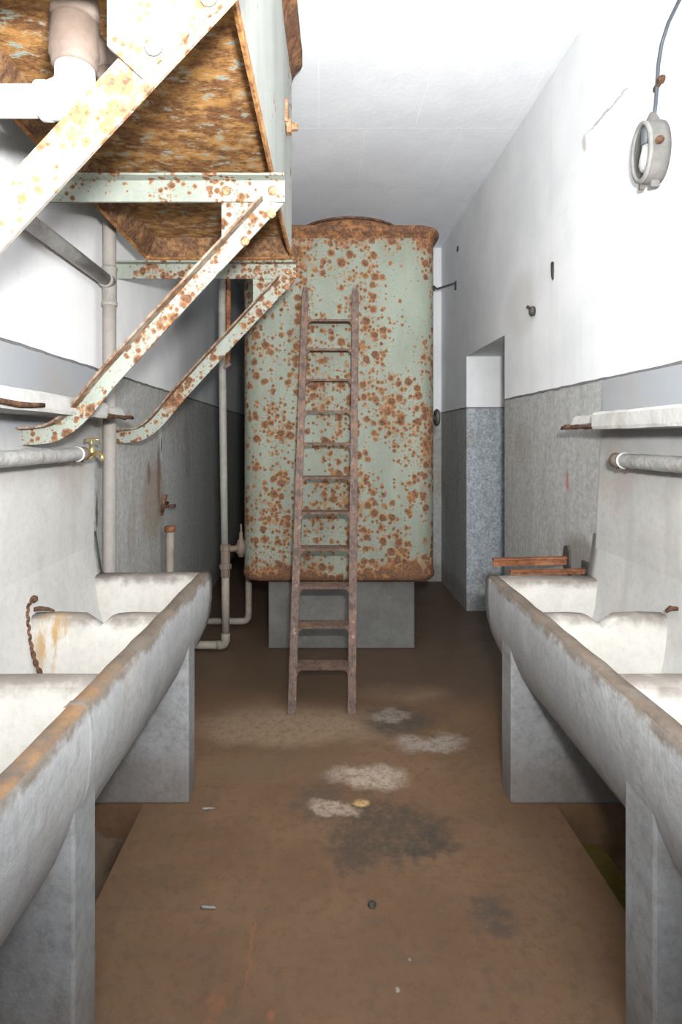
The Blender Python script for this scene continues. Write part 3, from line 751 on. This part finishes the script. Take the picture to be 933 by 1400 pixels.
# brackets
LOW = [(.125,.838),(.40,.544),(.655,.268),(.735,.178),(.80,.098),(.86,.036),(.92,-.002),(.98,-.018),(1.078,-.024)]
def smooth(P, n=3):
    out = list(P[:2])
    for i in range(1, len(P)-1):
        a, b, c, d = [Vector(P[min(max(j, 0), len(P)-1)]) for j in (i-1, i, i+1, i+2)]
        for k in range(1, n+1):
            t = k/n
            out.append(tuple(.5*((2*b) + (c-a)*t + (2*a-5*b+4*c-d)*t*t + (3*b-a-3*c+d)*t**3)))
    return out
LOW = smooth(LOW)
def strut_edges(w):
    low = [Vector((-a, b)) for a, b in LOW]; up = []
    for i, p in enumerate(low):
        t = (low[min(i+1,len(low)-1)] - low[max(i-1,0)]).normalized()
        nn = Vector((t.y, -t.x)); nn = nn if nn.y > 0 else -nn
        up.append(p + nn*w)
    d0 = (up[1]-up[2]).normalized(); up[0] = up[1] + d0*((.848-up[1].y)/d0.y)
    return low, up
def bracket(y, label, mirrored, mat, w=.064, beam=.082, near=False):
    root = thing('tank_bracket', label, 'bracket', (LW, y, CAM_H), 'brackets under the overhead tank')
    H = CAM_H
    sgn = 1 if mirrored else -1
    low, up = strut_edges(w)
    # beam: web + flange
    b = MB(); b.box((LW-.006, y-.004, H+.930-beam), (-.121, y+.006, H+.928))
    n = 30; ls = []
    for i in range(n+1):
        x = LW+.002 + (-.121-LW-.002)*i/n; j = random.uniform(-.002,.002)
        ya, yb = y-.004, y+sgn*.046+j
        ls.append([(x,ya,H+.9235),(x,yb,H+.9235),(x,yb,H+.931),(x,ya,H+.931)])
    b.loops(ls, 1, False, cap0=True, cap1=True)
    bm_ = b.build('beam', [mat, mat], root)
    # strut
    b = MB()
    yo = y-.012 if not mirrored else y-.010
    l1 = [(p.x, yo, H+p.y) for p in low]; l2 = [(p.x, yo, H+p.y) for p in up]
    l3 = [(p.x, yo+.008, H+p.y) for p in up]; l4 = [(p.x, yo+.008, H+p.y) for p in low]
    b.loops([[a,c,d,e] for a,c,d,e in zip(l1,l2,l3,l4)], 0, False, cap0=True, cap1=True)
    # flange along the upper edge, pointing to the viewer (or away when mirrored)
    fl = []; rf = random.Random(3)
    dens = []
    for i in range(len(up)-1):
        for k in range(4): dens.append((up[i]*(1-k/4)+up[i+1]*k/4, (low[i]*(1-k/4)+low[i+1]*k/4)))
    dens.append((up[-1], low[-1]))
    for u_, l_ in dens:
        nn = (l_-u_).normalized()*.008
        e = (.044 if not mirrored else -.046) + rf.uniform(-.0025,.0025)
        a = (u_.x, yo+.004, H+u_.y); c = (u_.x, yo-e, H+u_.y); d = (u_.x+nn.x, yo-e, H+u_.y+nn.y); e2 = (u_.x+nn.x, yo+.004, H+u_.y+nn.y)
        fl.append([a,c,d,e2])
    b.loops(fl, 1, False, cap0=True, cap1=True)
    st = b.build('strut', [mat, M['brk_edge']], root)
    # gusset plate
    b = MB()
    if not mirrored:
        poly = [(-.349,H+.86),(-.349,H+.66),(-.16,H+.80),(-.135,H+.90),(-.135,H+.90),(-.349,H+.90)]
        b.prism([(-.349,H+.90),(-.349,H+.62),(-.30,H+.66),(-.15,H+.82),(-.132,H+.90)], y+.006, y+.013, 'y')
    else:
        d = (up[2]-up[1]).normalized(); 
        p0 = Vector((-.385, .715)); nn = Vector((d.y,-d.x)); nn = nn if nn.y < 0 else -nn
        p1 = p0 + nn*(w+.004)
        b.prism([(p0.x,H+.93),(p0.x,H+p0.y),(p1.x,H+p1.y),(-.121,H+.842),(-.121,H+.93)], y-.020, y-.011, 'y')
    g = b.build('gusset_plate', M['brk'] if not near else mat, root)
    for (x, z, dy) in ((-.165,.885,-.004),(-.168,.800,-.012),(-.262,.703,-.012),(-.33,.885,-.004)) if not near else ((-.20,.80,-.02),(-.30,.71,-.02),(-.33,.86,-.02)):
        bb = MB(); bb.lathe([(.0165,0),(.016,-.006),(.011,-.011),(0,-.013)], (x, y+dy, H+z), (0,1,0), 12); o = bb.build('rivet', M['bolt'] if not near else mat, st if z < .85 else bm_)
    return root
bracket(2.945, 'farthest of three rusty angle-iron brackets under the overhead tank, ending beside the upright pipe', False, M['brk'], .072)
bracket(1.99, 'middle of the three angle-iron brackets, its rusted strut curving down to the left ledge', False, M['brk'], .064)
bracket(1.03, 'nearest and palest of the three angle-iron brackets, crossing the upper left corner', True, M['brk_near'], .082, near=True)

# outlet pipework under the overhead tank
op = thing('outlet_pipe', 'white outlet pipe with elbow and beige fitting under the overhead tank', 'pipe', (-.55,1.25,2.28))
ox, oy = -.548, 1.25
m = MB(); m.lathe([(.040,.20),(.052,.195),(.052,.165),(.046,.16),(.046,.15),(.053,.145),(.055,.07),(.050,.062),(.050,.05),(.044,.045)], (ox,oy,2.285), (0,0,1), 20); m.build('fitting', M['ofit'], op)
m = MB(); m.lathe([(.038,.05),(.043,.045),(.043,.02),(.037,.015)], (ox,oy,2.285), (0,0,1), 20)
m.tube([(ox,oy,2.31),(ox,oy,2.30),(ox-.012,oy,2.285-.012),(ox-.028,oy,2.285-.022),(ox-.055,oy,2.285-.026),(ox-.08,oy,2.285-.026)], [.038,.040,.044,.044,.040,.037], 18)
m.lathe([(.037,0),(.042,.003),(.042,.022),(.036,.026)], (ox-.055,oy,2.259), (-1,0,0), 20); m.build('elbow', M['wpipe'], op)
m = MB(); m.tube([(ox-.07,oy,2.259),(ox-.3,oy,2.259),(LW-.01,oy,2.259)], .034, 18); m.build('pipe', M['wpipe'], op)
m = MB(); m.tube([(ox+.03,oy+.02,2.40),(ox+.06,oy+.03,2.37),(ox+.062,oy+.03,2.345)], [.028,.027,.026], 14); m.lathe([(.024,.025),(.024,.0),(.014,-.004),(.012,-.016)], (ox+.062,oy+.03,2.325), (0,0,1), 8, smooth=False); m.build('drain_plug', M['ofit'], op)

# ------------------------------------------------------------------ right wall: lamp, cable, fixings
LY, LZ = 2.10, 2.582
lm = thing('bulkhead_lamp', 'oval grey bulkhead lamp with bare bulb high on the right wall', 'lamp', (RW, LY, LZ))
def oval(hw, hh, x, n=32):
    return [(x, LY+hw*math.cos(2*PI*k/n), LZ+hh*math.sin(2*PI*k/n)) for k in range(n)]
m = MB(); X1 = RW-.068
m.loops([oval(.070,.118,RW), oval(.072,.120,RW-.02), oval(.069,.117,RW-.058), oval(.064,.112,X1), oval(.050,.096,X1), oval(.047,.092,RW-.022), oval(.044,.088,RW-.012)], 0, True, cap0=True); m.build('housing', M['lampbody'], lm)
m = MB(); m.loops([oval(.050,.096,X1+.01), oval(.052,.098,X1-.006), oval(.058,.105,X1-.010), oval(.067,.115,X1-.006), oval(.068,.116,X1+.006), oval(.050,.096,X1+.006)], 0, True); m.build('lens_ring', M['lampring'], lm)
m = MB(); m.loops([oval(.046,.09,RW-.016), oval(.001,.001,RW-.02)], 0, True, cap1=True); m.build('reflector', M['refl'], lm)
m = MB(); m.loops([oval(.0515,.0975,X1-.002), oval(.04,.08,X1-.008), oval(.02,.04,X1-.013), oval(.001,.002,X1-.014)], 0, True, cap1=True); m.build('glass', M['glass'], lm)
m = MB(); m.lathe([(.018,.095),(.020,.09),(.020,.03),(.017,.025)], (RW-.040,LY,LZ), (0,0,1), 14); m.build('lamp_holder', M['cap'], lm)
m = MB(); m.lathe([(.016,.028),(.018,.01),(.027,-.02),(.031,-.042),(.026,-.062),(.012,-.074),(0,-.077)], (RW-.040,LY,LZ), (0,0,1), 16); m.build('bulb', M['bulb'], lm)
m = MB(); m.lathe([(.024,-.012),(.023,.006),(.014,.026),(.010,.034)], (RW-.028,LY,LZ+.116), (0,0,1), 12); m.build('cable_gland', M['lampbody'], lm)
m = MB()
m.box((RW-.045,LY-.022,LZ-.138),(RW-.012,LY+.0,LZ-.108)); m.build('mounting_lug', M['lampbody'], lm, bevel=.004)
m = MB(); m.box((RW-.066,LY+.015,LZ-.132),(RW-.045,LY+.030,LZ-.10)); m.build('hinge_lug', M['lampbody'], lm, bevel=.004)
m = MB(); m.lathe([(.014,0),(.014,.014),(.008,.016)], (RW-.05,LY-.074,LZ+.005), (0,-1,.1), 8, smooth=False); m.build('screw', M['drust'], lm)
m = MB(); m.tube([(RW-.022,LY,LZ+.135),(RW-.016,LY,LZ+.18),(RW-.010,LY,LZ+.27),(RW-.009,LY-.005,LZ+.33),(RW-.009,LY-.025,LZ+.393),(RW-.009,LY-.065,LZ+.442),(RW-.009,LY-.125,LZ+.475),(RW-.009,LY-.2,LZ+.515),(RW-.009,LY-.3,LZ+.56),(RW-.009,LY-.45,LZ+.62),(RW-.009,LY-.6,LZ+.70),(RW-.009,LY-.7,LZ+.80),(RW-.009,LY-.75,LZ+.927)], .0065, 10)
tag(m.build('lamp_cable', M['cable']), 'thin grey cable rising from the lamp up the right wall', 'cable')
cl = thing('cable_cleat', 'small rusty cleat holding the grey cable above the lamp', 'cleat', (RW-.01, LY, LZ+.255))
m = MB(); m.obox((RW-.008,LY+.022,LZ+.248),(RW-.012,LY-.022,LZ+.256),(1,0,0),.012,(0,0,1),.016); m.build('strap', M['drust'], cl)
m = MB(); m.lathe([(.014,0),(.016,.010),(.010,.02),(0,.022)], (RW,LY-.022,LZ+.262), (-1,0,0), 8); m.build('nail_head', M['drust'], cl)

def spall(y, z, hw, hh, label, tail=0):
    m = MB(); n = 14; a = []; bq = []
    for k in range(n):
        t = 2*PI*k/n; r = random.uniform(.7,1.2)
        a.append((RW, y+hw*r*math.cos(t), z+hh*r*math.sin(t)-(tail if math.sin(t) < -.5 else 0)))
        bq.append((RW-.006, y+hw*.8*r*math.cos(t), z+hh*.8*r*math.sin(t)-(tail*.8 if math.sin(t) < -.5 else 0)))
    m.loops([a, bq], 0, False, cap1=True); o = m
    return tag(o.build('wall_plug', M['iron']), label, 'wall plug', None)
spall(3.06, 2.45, .020, .032, 'black ragged stub on the right wall, high up left of the lamp', .05)
wp = thing('wall_peg', 'dark grey iron peg on the white right wall above the doorway edge', 'peg', (RW, 3.30, 2.27))
m = MB(); m.lathe([(.010,0),(.022,.004),(.026,.02),(.018,.032),(0,.036)], (RW,3.31,2.26), (-1,0,0), 10, sx=.8, sy=1.25); m.tube([(RW-.02,3.31,2.27),(RW-.035,3.34,2.295)], .009, 8); m.build('peg', M['iron'], wp)
spall(5.15, 3.26, .035, .03, 'small dark stub on the far right wall near the ceiling')
rd = thing('rod_hook', 'thin iron rod bent into a hook at the far right corner beside the green tank', 'hook', (RW, 5.3, 2.95))
m = MB(); m.tube([(RW,5.22,2.965),(RW-.08,5.3,2.955),(RW-.15,5.36,2.945),(RW-.19,5.38,2.985)], .011, 8); m.build('hook', M['iron'], rd)
m = MB(); m.tube([(RW-.165,5.37,2.945),(.70,5.42,2.945)], .016, 8); m.build('rod', M['iron'], rd)
m = MB(); m.obox((RW,5.22,2.94),(RW-.01,5.22,2.94),(0,1,0),.04,(0,0,1),.08); m.build('plate', M['iron'], rd)
# basin bracket arms
ba = thing('basin_bracket', 'rust-red iron arm with dark wall plate sticking out above the right trough end', 'bracket', (RW, 2.87, .87), 'rusty iron arms on the right wall')
m = MB(); m.obox((RW,2.87,.872),(.895,2.855,.866),(0,0,1),.040,(0,1,0),.010); m.obox((RW,2.87,.888),(.895,2.855,.882),(0,0,1),.008,(0,1,0),.035); m.build('arm', M['bar'], ba)
m = MB(); m.prism([(2.835,.80),(2.905,.82),(2.91,.90),(2.895,.945),(2.86,.95),(2.84,.93)], RW-.012, RW+.004, 'x'); m.build('wall_plate', M['iron'], ba)
ba2 = thing('basin_bracket', 'lower rust-red iron arm lying just behind the right trough end', 'bracket', (RW, 2.66, .87), 'rusty iron arms on the right wall')
m = MB(); m.obox((RW,2.67,.862),(.915,2.655,.860),(0,0,1),.020,(0,1,0),.010); m.obox((RW,2.67,.872),(.915,2.655,.870),(0,0,1),.006,(0,1,0),.03); m.build('arm', M['bar'], ba2)
m = MB(); m.prism([(2.64,.82),(2.70,.82),(2.70,.91),(2.64,.91)], RW-.014, RW+.004, 'x'); m.build('wall_plate', M['iron'], ba2)
# staple at the right edge
m = MB(); m.tube([(RW-.012,1.96,.90),(RW-.05,1.955,.905),(RW-.07,1.95,.895)], [.006,.009,.006], 8, wob=.2); tag(m.build('chain_staple', M['drust']), 'small rusty staple above the right trough divider', 'staple')

# ------------------------------------------------------------------ floor litter and gutter silt
def twig(x, y, l, a, label):
    m = MB(); p = [(x+l*(i/5-.5)*math.cos(a), y+l*(i/5-.5)*math.sin(a)+random.uniform(-.002,.002), .004) for i in range(6)]
    m.tube(p, [.003,.005,.0045,.005,.004,.002], 6, wob=.2); tag(m.build('wood_chip', M['gpipe']), label, 'chip')
twig(-.447, 2.25, .05, .1, 'small pale splinter on the brown floor near the left far leg')
twig(-.352, 1.775, .05, -.1, 'small pale splinter on the brown floor left of the middle')
def pebble(x, y, r, label, mat):
    m = MB(); m.lathe([(0,-r*.05),(r*.8,0),(r,r*.2),(r*.7,r*.42),(0,r*.5)], (x,y,0), (0,0,1), 9, sx=1.1, sy=.85)
    m.v = [(a+random.uniform(-.12,.12)*r, b+random.uniform(-.12,.12)*r, max(0,c)) for a, b, c in m.v]; tag(m.build('pebble', mat), label, 'pebble')
pebble(.172, 1.787, .014, 'dark round pebble on the floor right of the middle', M['iron'])
pebble(.215, 1.512, .008, 'pale crumb on the floor at the bottom of the view', M['cpipe'])
pebble(.262, 1.60, .006, 'tiny white crumb on the floor below the dark pebble', M['cpipe'])
m = MB(); g = []
nx, ny = 12, 60
for i in range(ny+1):
    for j in range(nx+1):
        x = -1.066 + (.34)*j/nx; y = -1.2 + (GD-.004+1.2)*i/ny
        h = -.19 + .12*math.exp(-((y-2.05)/.22)**2)*(.6+.4*math.sin(j*.9+i*.5)) + random.uniform(-.012,.014)
        h += .16*(1-j/nx)**1.5
        m.v.append((x,y,h))
for i in range(ny):
    for j in range(nx):
        a = i*(nx+1)+j; m.f.append((a,a+1,a+nx+2,a+nx+1)); m.m.append(0); m.sm.append(True)
tag(m.build('gutter_silt', M['gutter']), 'brown lumpy silt lying in the gutter under the left trough', 'silt', None, 'stuff')

# ------------------------------------------------------------------ light: the photographer's flash, plus an added unseen soft fill behind the camera
def area(name, loc, rot, size, power, col=(1,1,1)):
    l = bpy.data.lights.new(name, 'AREA'); l.shape = 'DISK'; l.size = size; l.energy = power; l.color = col
    o = bpy.data.objects.new(name, l); COL.objects.link(o); o.location = loc; o.rotation_euler = rot; return o
area('camera_flash', (.10, -.08, 1.73), (math.radians(90+44), 0, 0), .14, 185, (1,.985,.96))
l = bpy.data.lights.new('soft_fill', 'AREA'); l.shape = 'RECTANGLE'; l.size = 1.2; l.size_y = 1.0; l.energy = 62; l.color = (.93,.96,1)  # added fill to soften shadows and lift the walls, no real fixture
o = bpy.data.objects.new('soft_fill', l); COL.objects.link(o); o.location = (.35, -1.1, 2.5); o.rotation_euler = (math.radians(95),0,math.radians(4))
w = bpy.data.worlds.new('world'); S.world = w; w.use_nodes = True
w.node_tree.nodes['Background'].inputs[0].default_value = (.6,.7,.8,1); w.node_tree.nodes['Background'].inputs[1].default_value = .02

# ------------------------------------------------------------------ camera
F = 760.
cd = bpy.data.cameras.new('camera'); cam = bpy.data.objects.new('camera', cd); COL.objects.link(cam)
cam.location = (0, 0, CAM_H); cam.rotation_euler = (PI/2, 0, 0)
cd.sensor_fit = 'VERTICAL'; cd.sensor_height = 36; cd.sensor_width = 24
cd.lens = F/1400*36
cd.shift_x = (466.5-436)/1400; cd.shift_y = (600-700)/1400
cd.clip_start = .02
S.camera = cam
vs = S.view_settings
vs.view_transform = 'Standard'; vs.look = 'None'; vs.exposure = 0; vs.gamma = 1; vs.use_curve_mapping = False
